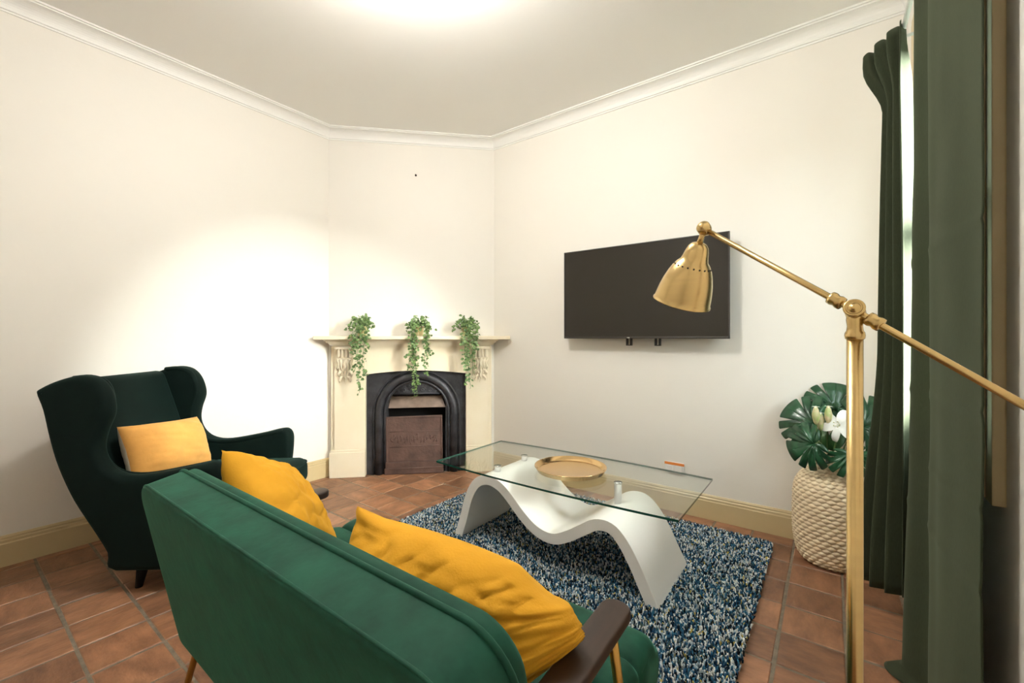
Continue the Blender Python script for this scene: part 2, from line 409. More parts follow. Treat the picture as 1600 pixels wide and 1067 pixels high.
# cornice mouldings and shelf, trimmed to the side walls
def slice_poly(s0, s1, d, z0, z1):
    e = .004
    pts = [(sx(0)+e, 0)]
    if s0 < 0: pts.append((sx(s0), s0-e))
    else: pts = [(sx(s0), 0)]
    pts += [(sx(s0), -d), (sx(s1), -d)]
    if s1 > DL: pts += [(sx(s1), -(s1-DL)-e), (sx(DL)-e, 0)]
    else: pts += [(sx(s1), 0)]
    n = len(pts)
    return [(x, y, z0) for x, y in pts]+[(x, y, z1) for x, y in pts], [tuple(range(n)), tuple(range(n, 2*n))[::-1]]+[(k, (k+1) % n, n+(k+1) % n, n+k) for k in range(n)]
obj('cornice', mesh(*join([slice_poly(.05, 1.40, .075, 1.118, 1.130), slice_poly(.035, 1.415, .09, 1.130, 1.142), slice_poly(.022, 1.43, .105, 1.142, 1.154),
    slice_poly(.008, 1.445, .12, 1.154, 1.166), slice_poly(-.006, 1.46, .135, 1.166, 1.180)])), 'mantel', fp)
o = obj('mantel_shelf', mesh(*slice_poly(-.075, 1.562, .185, 1.180, 1.212)), 'mantel', fp)
bv = o.modifiers.new('b', 'BEVEL'); bv.width = .005; bv.segments = 2
# carved corbels: fluted block over an acanthus drop
for s0, s1 in ((.088, .222), (1.240, 1.380)):
    c = (sx(s0)+sx(s1))/2; w = s1-s0; bm = bmesh.new()
    bm_box(bm, (c-w/2-.004, -.122, 1.098), (c+w/2+.004, -.05, 1.120), .003)
    bm_box(bm, (c-w/2+.008, -.090, 1.022), (c+w/2-.008, -.05, 1.10), .003)
    for k in range(4):
        x = c-w/2+.023+(w-.046)*k/3; bm_box(bm, (x-.0105, -.114, 1.026), (x+.0105, -.088, 1.098), .007)
    bm_box(bm, (c-w/2+.004, -.104, 1.010), (c+w/2-.004, -.05, 1.026), .006)
    k_ = obj('corbel', bm_mesh(bm), 'mantel', fp)
    parts = []
    prof = [(-.093, 1.008, .052), (-.104, .985, .050), (-.100, .955, .046), (-.086, .925, .042), (-.078, .895, .036), (-.074, .86, .027), (-.070, .825, .014), (-.066, .80, .004)]
    P = spline(prof, 4)
    for off, sc in ((0, .34), (-.55, .28), (.55, .28), (-1.05, .2), (1.05, .2)):
        parts.append(tube([(c+off*p[2]+.004*math.sin(i*.9)*(1 if off >= 0 else -1), p[0]+.012*abs(off), p[1]) for i, p in enumerate(P)], [max(.003, p[2]*sc) for p in P], 8))
    for sgn in (-1, 1):
        for (dx, dz, r) in ((.046, .95, .016), (.040, .895, .014), (.030, .845, .011)):
            parts.append(tube([(c+sgn*(dx*.5), -.066, dz+.02), (c+sgn*dx, -.078, dz+.012), (c+sgn*(dx+.016), -.080, dz-.012), (c+sgn*(dx+.010), -.070, dz-.03)], [r*.6, r, r*.7, .003], 8))
    V, F = join(parts)
    obj('acanthus_leaf', mesh(V, F, True), 'mantel', k_)
# cast iron insert
ins = obj('iron_plate', None, None) if False else None
AR, AZ = .2635, .535     # arch of the opening
def arch(r, n=24, z0=0):
    return [(OC-r, z0)]+[(OC-r*math.cos(PI*k/n), AZ+r*math.sin(PI*k/n)) for k in range(n+1)]+[(OC+r, z0)]
inner = arch(AR); nI = len(inner)
outer = []
for x, z in inner:
    if z <= AZ+1e-6 and abs(x-OC) > AR-1e-6: outer.append((OX0+.002 if x < OC else OX1-.002, z))
    else:
        dx, dz = x-OC, z-AZ; k = min((OC-OX0-.002)/abs(dx) if abs(dx) > 1e-6 else 9, (.902-.025*(dx/.43)**2-AZ)/dz if dz > 1e-6 else 9)
        outer.append((OC+dx*k, AZ+dz*k))
vs = [(x, -.016, z) for x, z in inner]+[(x, -.016, z) for x, z in outer]+[(x, .03, z) for x, z in inner]+[(x, .03, z) for x, z in outer]
fs = []
for k in range(nI-1):
    fs += [(k, k+1, nI+k+1, nI+k), (2*nI+k, 3*nI+k, 3*nI+k+1, 2*nI+k+1), (k, 2*nI+k, 2*nI+k+1, k+1), (nI+k, nI+k+1, 3*nI+k+1, 3*nI+k)]
bm = bmesh.new(); tmp = mesh(vs, fs); bm.from_mesh(tmp)
bm_box(bm, (OX0+.002, -.0155, .81), (OX1-.002, .03, .912)); bm_box(bm, (OX0+.002, -.0155, .60), (OX0+.06, .03, .82)); bm_box(bm, (OX1-.06, -.0155, .60), (OX1-.002, .03, .82))
plate = obj('iron_plate', bm_mesh(bm), 'iron', fp)
parts = [tube([(x, -.018, z) for x, z in arch(.325)], .034, 12), tube([(x, -.016, z) for x, z in arch(.372)], .010, 8), tube([(x, -.018, z) for x, z in arch(.277)], .012, 8)]
obj('arch_moulding', mesh(*join(parts), True), 'iron', plate)
# tympanum with scroll relief above the opening
pts = [p for p in arch(AR) if p[1] > .694]; xa = math.sqrt(AR**2-(.694-AZ)**2)
pts = [(OC-xa, .694)]+pts+[(OC+xa, .694)]; n = len(pts)
V = [(x, -.006, z) for x, z in pts]+[(x, .02, z) for x, z in pts]
tym = obj('tympanum', mesh(V, [tuple(range(n)), tuple(range(n, 2*n))]+[(k, (k+1) % n, n+(k+1) % n, n+k) for k in range(n)]), 'iron', plate)
parts = []
for sg in (-1, 1):
    for cx_, cz_, r0 in ((.05, .735, .026), (.115, .728, .022), (.075, .765, .014), (.16, .715, .012), (.02, .775, .012)):
        parts.append(tube([(OC+sg*(cx_+(r0*(1-k/16))*math.cos(k*.6)), -.008, cz_+(r0*(1-k/16))*math.sin(k*.6)) for k in range(15)], .0042, 6))
parts.append(tube([(OC-xa+.01, -.010, .700), (OC+xa-.01, -.010, .700)], .008, 8))
obj('scroll_relief', mesh(*join(parts), True), 'iron', tym)
obj('cheek', boxes([((OC-AR-.002, -.012, 0), (OC-AR+.012, .06, .694))]), 'iron', plate)
obj('cheek', boxes([((OC+AR-.012, -.012, 0), (OC+AR+.002, .06, .694))]), 'iron', plate)
# fire box, hood, front panel, ash tray
fb = [((OC-AR-.02, .22, 0), (OC+AR+.02, .24, .74)), ((OC-AR-.03, .03, 0), (OC-AR-.01, .24, .74)), ((OC+AR+.01, .03, 0), (OC+AR+.03, .24, .74)), ((OC-AR-.03, .03, .72), (OC+AR+.03, .24, .74)), ((OC-AR-.03, .0, -.006), (OC+AR+.03, .24, .004))]
obj('fire_box', boxes(fb), 'soot_black', fp)
V = [(OC-AR+.014, .004, .573), (OC+AR-.014, .004, .573), (OC+AR-.05, .06, .672), (OC-AR+.03, .06, .672)]
V += [(x, y+.008, z) for x, y, z in V]
obj('smoke_hood', mesh(V, [(0, 1, 2, 3), (4, 7, 6, 5), (0, 4, 5, 1), (1, 5, 6, 2), (2, 6, 7, 3), (3, 7, 4, 0)]), 'tan', fp)
pa, pb = sx(.489), sx(.978)
bm = bmesh.new(); bm_box(bm, (pa, -.028, .10), (pb, -.014, .498), .004)
bm_box(bm, (pa, -.036, .484), (pb, -.012, .502), .004); bm_box(bm, (pa, -.036, .10), (pa+.014, -.012, .50), .004); bm_box(bm, (pb-.014, -.036, .10), (pb, -.012, .50), .004)
pan = obj('front_panel', bm_mesh(bm), 'rust', fp, rot=(math.radians(-1.5), math.radians(-.8), 0))
parts = []; random.seed(3)
for k in range(15):                                    # worn cast ornament band, no longer legible
    x = pa+.045+.028*k; h = random.uniform(.03, .075); zc = .30+random.uniform(-.012, .02)
    parts.append(tube([(x, -.029, zc-h/2), (x+random.uniform(-.012, .012), -.029, zc), (x+random.uniform(-.006, .012), -.029, zc+h/2)], .0045, 6))
    parts.append(tube([(x-.008, -.029, zc+random.uniform(-.03, .03)), (x+.014, -.029, zc+random.uniform(-.03, .03))], .0035, 6))
parts += [tube([(pa+.03, -.028, .235), (pb-.03, -.028, .235)], .004, 6), tube([(pa+.03, -.028, .37), (pb-.03, -.028, .365)], .003, 6)]
obj('worn_relief', mesh(*join(parts), True), 'rust', pan)
obj('ash_tray', boxes([((pa-.012, -.060, .004), (pb+.005, -.01, .052)), ((pa-.006, -.046, .05), (pb, -.01, .105)), ((pa-.012, -.066, .045), (pb+.005, -.05, .058))], .004), 'rust', fp)

# ============================================================ TRAILING PLANTS on the mantel
def leaf_shape(L, w):
    return [(0, 0, 0), (L*.35, w*.5, L*.06), (L*.75, w*.36, L*.02), (L, 0, -L*.08), (L*.75, -w*.36, L*.02), (L*.35, -w*.5, L*.06), (L*.5, 0, -L*.03)], [(0, 1, 6), (1, 2, 6), (2, 3, 6), (3, 4, 6), (4, 5, 6), (5, 0, 6)]
def trailing_plant(s, label, vines, seed):
    random.seed(seed)
    d = .105; base = (DM[0]+sx(s)*.70711+d*.70711, DM[1]+sx(s)*.70711-d*.70711, 1.212)
    t = thing('trailing_plant', label, 'plant', base, PI/4, 'trailing plants on the mantelpiece')
    obj('pot', mesh(*lathe([(.030, 0), (.034, .004), (.042, .070), (.045, .072), (.045, .082), (.039, .082), (.037, .06)], 24, True, True), True), 'pot', t)
    obj('soil', mesh(*lathe([(.036, .06), (.036, .068), (.01, .074)], 16)), 'soil', t)
    stems, leaves = [], []
    def put_leaf(p, dirv):
        L = random.uniform(.020, .034); ex = Vector(dirv)+Vector((random.gauss(0, .5), random.gauss(0, .5), random.gauss(-.1, .45)))
        if ex.length < .1: ex = Vector((1, 0, 0))
        up = Vector((random.gauss(0, .5), random.gauss(-.7, .5), random.gauss(.6, .5)))
        V_, F_ = xf(leaf_shape(L, L*.85), frame(p, ex, up))
        if min(v.z for v in V_) < .002 and min(v.z for v in V_) > -.06 and max(v.y for v in V_) > -.083:     # keep clear of the shelf edge
            sh = Vector((0, -.083-max(v.y for v in V_), 0)) if p.y < -.06 else Vector((0, 0, .002-min(v.z for v in V_)))
            V_ = [v+sh for v in V_]
        leaves.append((V_, F_))
    for (dx, top, zend) in vines:
        path = [(0+random.uniform(-.02, .02), random.uniform(-.015, .015), .075), (dx*.45, -.045, .075+top), (dx*.85, -.085, .055+top*.6)]
        if zend < 0:
            path += [(dx, -.098, .0), (dx+random.uniform(-.01, .01), -.102, zend*.35), (dx+random.uniform(-.025, .025), -.100, zend*.7), (dx+random.uniform(-.03, .03), -.100, zend)]
        else: path += [(dx*1.15, -.05-random.uniform(-.06, .03), zend)]
        P = [Vector(p) for p in spline(path, 8)]
        stems.append(tube(P, .0017, 5))
        L = 0; nxt = .01
        for a, b in zip(P, P[1:]):
            L += (b-a).length
            while L > nxt:
                nxt += .0095
                if L > .3 and random.random() < .12: continue
                off = Vector((random.gauss(0, .011), random.gauss(-.004, .007), random.gauss(0, .006)))
                put_leaf(a+off, Vector((random.choice((-1, 1))*.8, -.3, -.3)))
    for k in range(95):                                 # bushy head around the pot
        a = random.uniform(0, 2*PI); r = random.uniform(.015, .085); z = .06+random.uniform(0, .11)*(1-(r/.1)**2)
        put_leaf(Vector((r*math.cos(a)*1.15, r*math.sin(a)*.8-.01, z)), Vector((math.cos(a), math.sin(a), .3)))
    obj('stem', mesh(*join(stems), True), 'stem', t)
    o = obj('foliage', mesh(*join(leaves)), 'leaf', t); o['kind'] = 'stuff'
trailing_plant(.30, 'trailing ivy in small cream pot on mantel, farthest from the television, one long thin tail', [(-.03, .05, -.18), (.01, .04, -.47), (.035, .05, -.33), (-.06, .06, -.12), (.06, .05, -.12), (-.09, .08, .04), (.1, .09, .09), (-.02, .04, -.30), (.03, .1, .13)], 11)
trailing_plant(.775, 'trailing ivy in small cream pot at mantel centre, split into two hanging tails', [(-.055, .05, -.28), (-.06, .05, -.20), (.06, .05, -.33), (.075, .05, -.22), (-.04, .04, -.52), (-.03, .04, -.50), (.085, .05, -.15), (-.09, .08, .05), (.09, .09, .06)], 12)
trailing_plant(1.185, 'trailing ivy in small cream pot on mantel end beside the television wall', [(-.01, .05, -.42), (.01, .05, -.45), (-.03, .05, -.30), (.05, .05, -.18), (.07, .06, -.14), (.03, .05, -.34), (-.11, .07, .05), (.09, .08, -.10), (-.06, .10, .12)], 13)

# ============================================================ TELEVISION
TVX0, TVX1, TVZ0, TVZ1, TVY = -1.672, -.498, 1.191, 1.862, YB-.11
tv = thing('television', 'wide black flat screen television mounted on the cream wall', 'television', ((TVX0+TVX1)/2, YB, TVZ0))
w2, h = (TVX1-TVX0)/2, TVZ1-TVZ0
obj('case', boxes([((-w2+.004, -.105, .004), (w2-.004, -.078, h-.004)), ((-w2+.12, -.08, .08), (w2-.12, -.05, h-.12))], .004), 'tv_case', tv)
obj('bezel', boxes([((-w2, -.112, 0), (w2, -.09, .014)), ((-w2, -.112, h-.008), (w2, -.09, h)), ((-w2, -.112, 0), (-w2+.008, -.09, h)), ((w2-.008, -.112, 0), (w2, -.09, h))], .002), 'tv_bezel', tv)
obj('screen', boxes([((-w2+.006, -.1085, .012), (w2-.006, -.100, h-.006))]), 'screen', tv)
obj('wall_bracket', boxes([((-.22, -.055, .05), (-.16, -.001, h-.15)), ((.0, -.055, .05), (.06, -.001, h-.15)), ((-.3, -.02, .2), (.2, -.001, .4))], .002), 'tv_case', tv)
for x in (-.074, .131):
    c = obj('bracket_end', boxes([((x-.018, -.088, -.05), (x-.010, -.052, .06)), ((x+.010, -.088, -.05), (x+.018, -.052, .06)), ((x-.018, -.088, -.05), (x+.018, -.082, -.044))], .001), 'tv_case', tv)
obj('maker_badge', boxes([((-.075, -.1135, .003), (-.055, -.111, .010))]), 'chrome', tv)

# power point on the back wall
so = thing('power_outlet', 'white double power outlet with orange sticker low on the cream wall', 'power outlet', (-.86, YB, .262))
obj('plate', boxes([((-.066, -.012, 0), (.066, .0, .075))], .005), 'plastic', so)
for x in (-.03, .03): obj('socket_face', boxes([((x-.02, -.015, .012), (x+.02, -.011, .05))], .003), 'plastic', so)
obj('sticker', boxes([((-.066, -.014, .056), (.066, -.010, .074))], .002), 'orange', so)

# ============================================================ RUG
RX0, RX1, RY0, RY1 = -2.215, -.255, 1.34, 2.87
rug = thing('rug', 'shaggy blue and white speckled rug under the coffee table', 'rug', ((RX0+RX1)/2, (RY0+RY1)/2, 0))
rw, rh = (RX1-RX0)/2, (RY1-RY0)/2
obj('backing', boxes([((-rw+.01, -rh+.01, 0), (rw-.01, rh-.01, .010))], .003), 'rug_back', rug)
sp = .0078; nx, ny = int(2*rw/sp), int(2*rh/sp)
gx, gy = np.meshgrid(np.arange(nx), np.arange(ny)); cnt = nx*ny
bx_ = -rw+(gx.ravel()+.5)*sp+rng.normal(0, .003, cnt); by_ = -rh+(gy.ravel()+.5)*sp+rng.normal(0, .003, cnt)
keep = (np.maximum(np.abs(bx_)-rw+.05, 0)**2+np.maximum(np.abs(by_)-rh+.05, 0)**2) < .052**2
bx_, by_ = bx_[keep], by_[keep]; cnt = len(bx_)
ang = rng.uniform(0, 2*PI, cnt); lean = rng.uniform(.002, .009, cnt); hgt = rng.uniform(.021, .031, cnt); rad = rng.uniform(.0028, .0042, cnt); rot = rng.uniform(0, 2*PI, cnt)
levels = [(.30, 0, 1.0), (.86, .8, 1.1), (1.0, 1.1, .45)]
V = np.zeros((cnt, 3, 3, 3))
for l, (hz, ln, rs) in enumerate(levels):
    for k in range(3):
        a = rot+k*2*PI/3
        V[:, l, k, 0] = bx_+np.cos(ang)*lean*ln+np.cos(a)*rad*rs; V[:, l, k, 1] = by_+np.sin(ang)*lean*ln+np.sin(a)*rad*rs; V[:, l, k, 2] = hgt*hz+.004
V = V.reshape(-1, 3)
q = []
for l in range(2):
    for k in range(3): k2 = (k+1) % 3; q.append((l*3+k, l*3+k2, (l+1)*3+k2, (l+1)*3+k))
q = np.array(q); Q = (q[None]+(np.arange(cnt)*9)[:, None, None]).reshape(-1, 4)
me = bpy.data.meshes.new('pile'); me.vertices.add(len(V)); me.vertices.foreach_set('co', V.ravel())
tip = (np.array((6, 7, 8))[None]+(np.arange(cnt)*9)[:, None]).ravel(); LI = np.concatenate((Q.ravel(), tip)).astype(np.int32)
me.loops.add(len(LI)); me.loops.foreach_set('vertex_index', LI)
me.polygons.add(len(Q)+cnt); me.polygons.foreach_set('loop_start', np.concatenate((np.arange(len(Q))*4, len(Q)*4+np.arange(cnt)*3)).astype(np.int32)); me.polygons.foreach_set('use_smooth', np.ones(len(Q)+cnt, bool))
pal = np.array([(.80, .82, .80), (.42, .52, .58), (.028, .10, .20), (.045, .17, .28), (.012, .030, .055), (.010, .014, .018), (.62, .50, .14), (.10, .16, .15)])
pick = rng.choice(len(pal), cnt, p=[.23, .14, .18, .13, .14, .10, .03, .05])
colr = np.ones((cnt, 4)); colr[:, :3] = pal[pick]*rng.uniform(.8, 1.15, (cnt, 1))
me.update(); me.validate()
at = me.color_attributes.new('yarn', 'FLOAT_COLOR', 'POINT'); at.data.foreach_set('color', np.repeat(np.clip(colr, 0, 1), 9, 0).astype(np.float32).ravel())
o = obj('pile', me, 'yarn', rug); o['kind'] = 'stuff'

# ============================================================ COFFEE TABLE
RT = .026
ct = thing('coffee_table', 'glass coffee table on a wavy white lacquered base standing on the rug', 'coffee table', (-1.185, 2.09, RT))
wave = [(-1.772, .026), (-1.735, .13), (-1.690, .27), (-1.630, .362), (-1.551, .395), (-1.472, .380), (-1.404, .335), (-1.323, .262), (-1.245, .207), (-1.170, .183), (-1.105, .187), (-1.029, .224), (-.955, .273), (-.885, .316), (-.812, .318), (-.753, .268), (-.696, .178), (-.652, .09), (-.618, .026)]
P = spline(wave, 4); P2 = []
for i, p in enumerate(P):
    t = np.array(P[min(i+1, len(P)-1)])-np.array(P[max(i-1, 0)]); t = t/np.linalg.norm(t); nn = np.array((-t[1], t[0]))
    if i in (0, len(P)-1): nn = np.array((0-(1 if i == 0 else -1), 0.))
    P2.append((np.array(p)+nn*.027, np.array(p)-nn*.027))
bm = bmesh.new(); rows = []
for a, b in P2:
    rows.append([bm.verts.new((q[0]+1.185, y-2.09, max(q[1]-RT, 0))) for q, y in ((a, 1.86), (a, 2.32), (b, 2.32), (b, 1.86))])
for r0, r1 in zip(rows, rows[1:]):
    for k in range(4): bm.faces.new((r0[k], r0[(k+1) % 4], r1[(k+1) % 4], r1[k]))
bm.faces.new(rows[0]); bm.faces.new(rows[-1][::-1])
me = bm_mesh(bm, True); o = obj('wave_base', me, 'white_lacquer', ct)
bv = o.modifiers.new('b', 'BEVEL'); bv.width = .003; bv.segments = 2; bv.limit_method = 'ANGLE'; bv.angle_limit = 1
me.set_sharp_from_angle(angle=.7)
GZ = .455
gx0, gx1, gy0, gy1 = -1.882, -.487, 1.785, 2.412
out = []
for k in range(13): t = k/12; out.append((gx0+(gx1-gx0)*t+1.185, gy0-.028*(1-(2*t-1)**2)-2.09))
for k in range(13): t = k/12; out.append((gx1+(gx0-gx1)*t+1.185, gy1+.028*(1-(2*t-1)**2)-2.09))
n = len(out); V = [(x, y, GZ-RT) for x, y in out]+[(x, y, GZ+.010-RT) for x, y in out]
me = bpy.data.meshes.new('m'); me.from_pydata(V, [], [tuple(range(n))[::-1], tuple(range(n, 2*n))]+[(k, (k+1) % n, n+(k+1) % n, n+k) for k in range(n)])
me.materials.append(M['glass']); me.materials.append(M['glass_edge'])
for p in me.polygons: p.material_index = 0 if len(p.vertices) > 4 else 1
o = obj('glass_top', me, None, ct); o['label'] = 'clear glass top with dark green edge'
for x, y, zb in ((-.875, 2.10, .33), (-1.55, 1.955, .41), (-1.55, 2.225, .41)):
    obj('steel_post', mesh(*xf(lathe([(.019, 0), (.019, GZ-zb-.008), (.022, GZ-zb-.006), (.022, GZ-zb)], 20), Matrix.Translation((x+1.185, y-2.09, zb-RT))), True), 'chrome', ct)
tr = thing('serving_tray', 'round polished brass tray on the glass coffee table', 'tray', (-1.148, 2.092, GZ+.0105))
prof = [(.02, .0), (.176, .0), (.184, .003), (.193, .024), (.197, .0255), (.197, .028), (.192, .028), (.181, .0065), (.174, .004), (.02, .004)]
obj('rim', mesh(*lathe(prof, 64, True, True), True), 'tray', tr)

# ============================================================ SOFA
sf = thing('loveseat', 'emerald green velvet loveseat with channelled seat and dark wooden arms', 'sofa', (-1.0, .72, 0))
SX0, SX1 = -1.635, -.335; hwS = (SX1-SX0)/2; scx = (SX0+SX1)/2+1.0
def rounded_rect(x0, x1, y0, y1, r, n=5):
    pts = []
    for cx_, cy_, a0 in ((x1-r, y0+r, -PI/2), (x1-r, y1-r, 0), (x0+r, y1-r, PI/2), (x0+r, y0+r, PI)):
        for k in range(n+1): a = a0+PI/2*k/n; pts.append((cx_+r*math.cos(a), cy_+r*math.sin(a)))
    return pts
# back: tilted slab; a = along x, b = up the slope, c = thickness
LEAN = math.atan2(.105, .53); BH = .545
back_m = Matrix.Translation((scx, .46-.72, .245)) @ Matrix.Rotation(LEAN, 4, 'X')
def dense(poly, m=.03):
    out = []
    for i in range(len(poly)):
        a, b = np.array(poly[i]), np.array(poly[(i+1) % len(poly)]); k = max(1, int(np.linalg.norm(b-a)/m))
        for j in range(k): out.append(tuple(a+(b-a)*j/k))
    return out
def back_slab(y0, y1, z0, z1, hx, rt, r, bulge=0):
    ol = []
    for cx_, cz_, a0, rr in ((hx-.03, z0+.03, -PI/2, .03), (hx-rt, z1-rt, 0, rt), (-hx+rt, z1-rt, PI/2, rt), (-hx+.03, z0+.03, PI, .03)):
        for k in range(9): a = a0+PI/2*k/8; ol.append((cx_+rr*math.cos(a), cz_+rr*math.sin(a)))
    V, F = slab(dense(ol, .05), y1-y0, r, 5, .06)
    return [back_m @ Vector((a, (y0+y1)/2+c, b)) for a, b, c in V], F
bk = obj('backrest', mesh(*back_slab(0, .105, 0, BH, hwS, .085, .012), True), 'velvet', sf)
obj('back_pad', mesh(*back_slab(.092, .138, .14, BH-.004, hwS-.004, .083, .020), True), 'velvet', bk)
def rim(y, z, hx, rt, r):
    p = [(-hx, y, z*.3)]+[(-hx+rt-rt*math.cos(PI/2*k/8), y, z-rt+rt*math.sin(PI/2*k/8)) for k in range(9)]
    p += [(-hx+rt+(2*hx-2*rt)*k/24, y, z) for k in range(1, 24)]+[(-q[0], q[1], q[2]) for q in p[::-1]]
    return tube([back_m @ Vector(q) for q in p], r, 8)
obj('piping', mesh(*rim(.098, BH+.001, hwS+.001, .086, .0055), True), 'velvet', bk)
obj('seam', mesh(*rim(.008, BH-.002, hwS-.002, .085, .0035), True), 'velvet', bk)
# seat: five channels running along the width, lofted along x
def seat_sec():
    pts = []; y0, y1 = -.20, .385; k = 5; cw = (y1-y0)/k
    pts.append((y0, .30))
    for c in range(k):
        for j in range(9):
            a = PI*j/8; pts.append((y0+cw*(c+.5)-cw*.5*math.cos(a), .412+.036*math.sin(a)**.6))
    pts += [(y1+.022, .40), (y1+.026, .37), (y1+.022, .33), (y1+.0, .30)]
    return pts
sec = seat_sec(); N = len(sec); V, F = [], []
hx = hwS-.022; re = .045
xs = [-hx+re*(1-math.cos(PI/2*k/6)) for k in range(7)]+[-hx+re+(2*hx-2*re)*k/30 for k in range(1, 30)]+[hx-re+re*math.sin(PI/2*k/6) for k in range(7)]
for x in xs:
    e = max(0, abs(x)-(hx-re))/re; ins = re*.8*(1-math.sqrt(max(0, 1-e*e)))
    for y, z in sec: V.append((x+scx, y*(1-ins*.3), z-ins*max(0, (z-.30)/.14)))
for i in range(len(xs)-1):
    for k in range(N): k2 = (k+1) % N; F.append((i*N+k, i*N+k2, (i+1)*N+k2, (i+1)*N+k))
F += [tuple(range(N))[::-1], tuple(range((len(xs)-1)*N, len(xs)*N))]
obj('seat', mesh(V, F, True), 'velvet', sf)
bm = bmesh.new(); bm_box(bm, (scx-hx+.01, -.235, .225), (scx+hx-.01, .385, .315), .012)
obj('seat_frame', bm_mesh(bm), 'velvet', sf)
for s in (-1, 1):
    ax = scx+s*(hwS-.045)
    pad = [(p[0], p[1]) for p in rounded_rect(-.034, .034, -.235, .205, .030)]
    arm = xf(slab(dense(pad, .05), .026, .006, 3), Matrix.Translation((ax, 0, .584)) @ Matrix.Rotation(math.radians(3), 4, 'X'))
    obj('arm', mesh(*arm, True), 'walnut', sf)
    obj('leg', mesh(*tube([(ax+s*.01, .135, .575), (ax+s*.012, .19, .36), (ax+s*.018, .265, .0)], [.011, .0105, .008], 12), True), 'gold', sf)
    obj('leg', mesh(*tube([(ax+s*.01, -.13, .57), (ax+s*.0, -.215, .27), (ax+s*.0, -.29, .0)], [.011, .0105, .008], 12), True), 'gold', sf)
    obj('side_rail', mesh(*tube([(ax+s*.012, .20, .30), (ax+s*.0, -.20, .27)], .009, 10), True), 'gold', sf)

# ============================================================ CUSHIONS on the loveseat
def press(V):
    out = []
    for v in V:
        v = Vector(v)
        ly = (v.y-.46)*math.cos(LEAN)+(v.z-.245)*math.sin(LEAN); lz = -(v.y-.46)*math.sin(LEAN)+(v.z-.245)*math.cos(LEAN)
        if ly < .135 and lz < BH+.03:                           # flattened against the back pad, rolling over its top edge
            k = (.135-ly)*min(1, max(0, (BH+.03-lz)/.03)); v += Vector((0, math.cos(LEAN), math.sin(LEAN)))*k
        if v.z < .438: v.z = .438+.1*(v.z-.438)                 # flattened on the seat
        if v.y < .95 and v.x < -1.549:                          # held off by the far wooden arm
            w = 1 if v.z < .605 else max(0, 1-(v.z-.605)/.10)**2
            v.x += (-1.549-v.x)*w
        out.append(v)
    return out
def cushion(name, label, m, vf, base):
    vf = (press(vf[0]), vf[1])
    V = [Vector(v)-Vector(base) for v in vf[0]]
    o = obj(name, mesh(V, vf[1], True), m, None, base); tag(o, label, 'cushion'); return o
ex = Vector((.36, .03, -.145)).normalized()
def fnA(c, u, v, side):
    c.y += .02*(u*u); return c
mA = frame((-1.505, .700, .620), (.80, .05, -.60), (.30, -.78, .55))
cushion('throw_pillow', 'mustard yellow cushion leaning in the loveseat corner by the dark wing chair', 'mustard', xf(pillow(.37, .39, .20, seed=2.2, wr=.008, fn=fnA, N=52, crease=-.8, pinch=.05), mA), (-1.3, .62, .45))
exB = Vector((.46, .12, -.065)).normalized()
mB = frame((-.670, .612, .575), exB, (0, .30, .95)); mBi = mB.to_3x3().inverted()
def fnB(c, u, v, side):
    k = max(0, u)**1.6*((1-v)/2)**1.2
    c += mBi @ (Vector((.065, .12, .255))*k)                    # the lower corner is pushed up by the wooden arm
    c += mBi @ (Vector((-.004, 0, .016))*max(0, -u-.7)/.3*max(0, v-.6)/.4)
    c += mBi @ (Vector((0, .015, .02))*max(0, 1-u*u)*max(0, v))
    c += mBi @ (Vector((.035, .01, .0))*max(0, u)**4*(1-v*v))+mBi @ (Vector((-.035, -.01, -.02))*max(0, u-.6)/.4*max(0, v-.6)/.4)
    return c
cushion('throw_pillow', 'creased mustard yellow cushion flopped over the dark wooden loveseat arm', 'mustard', xf(pillow(.50, .36, .22, seed=5.7, wr=.011, fn=fnB, N=64, crease=-1.1, pinch=.04), mB), (-.66, .66, .45))

# ============================================================ WING CHAIR
CH = Vector((-3.137, .655)); CPH = math.radians(41)
wing = thing('wing_armchair', 'very dark green velvet wingback armchair with black tapered legs', 'armchair', (CH.x, CH.y, 0), CPH)
# local: x forward, y left, z up
side_out = [(.245, .100), (.200, .190), (.152, .275), (.056, .434), (-.020, .589), (-.066, .723), (-.103, .856), (-.135, .937), (-.118, .962), (-.045, .997), (.040, 1.018), (.110, 1.006), (.155, .965), (.182, .90), (.188, .83), (.160, .745), (.152, .67), (.180, .600), (.240, .556), (.335, .545), (.52, .574), (.65, .603), (.695, .598), (.716, .565), (.718, .51), (.708, .40), (.695, .22), (.69, .100)]
corner = {0, 26, 7}
dn = [tuple(p) for p in spline(side_out, 4, True)]
# keep the bottom edge straight
dn = [(p[0], max(p[1], .100)) for p in dn]
def panel(s):
    V, F = slab(dn, .085, .034, 5, .045)
    out = []
    for a, b, c in V:
        lat = .372-.035*max(0, (b-.45))/.55+.02*max(0, a-.2)/.5     # narrower at the wings, wider at the arm fronts
        out.append(Vector((a, s*(lat)+c, b)))
    return out, F
for s in (-1, 1): obj('wing_and_arm', mesh(*panel(s), True), 'velvet_dark', wing)
# padded inner roll along the wing edge and arm
for s in (-1, 1):
    pth = [(-.03, .985), (.05, .99), (.115, .965), (.145, .90), (.148, .83), (.120, .745), (.112, .665), (.145, .585), (.215, .532), (.34, .520), (.52, .549), (.66, .577)]
    P = spline(pth, 4)
    obj('edge_piping', mesh(*tube([(p[0]+.008, s*(.372-.035*max(0, p[1]-.45)/.55+.02*max(0, p[0]-.2)/.5)-s*.030, p[1]+.012) for p in P], .016, 8), True), 'velvet_dark', wing)
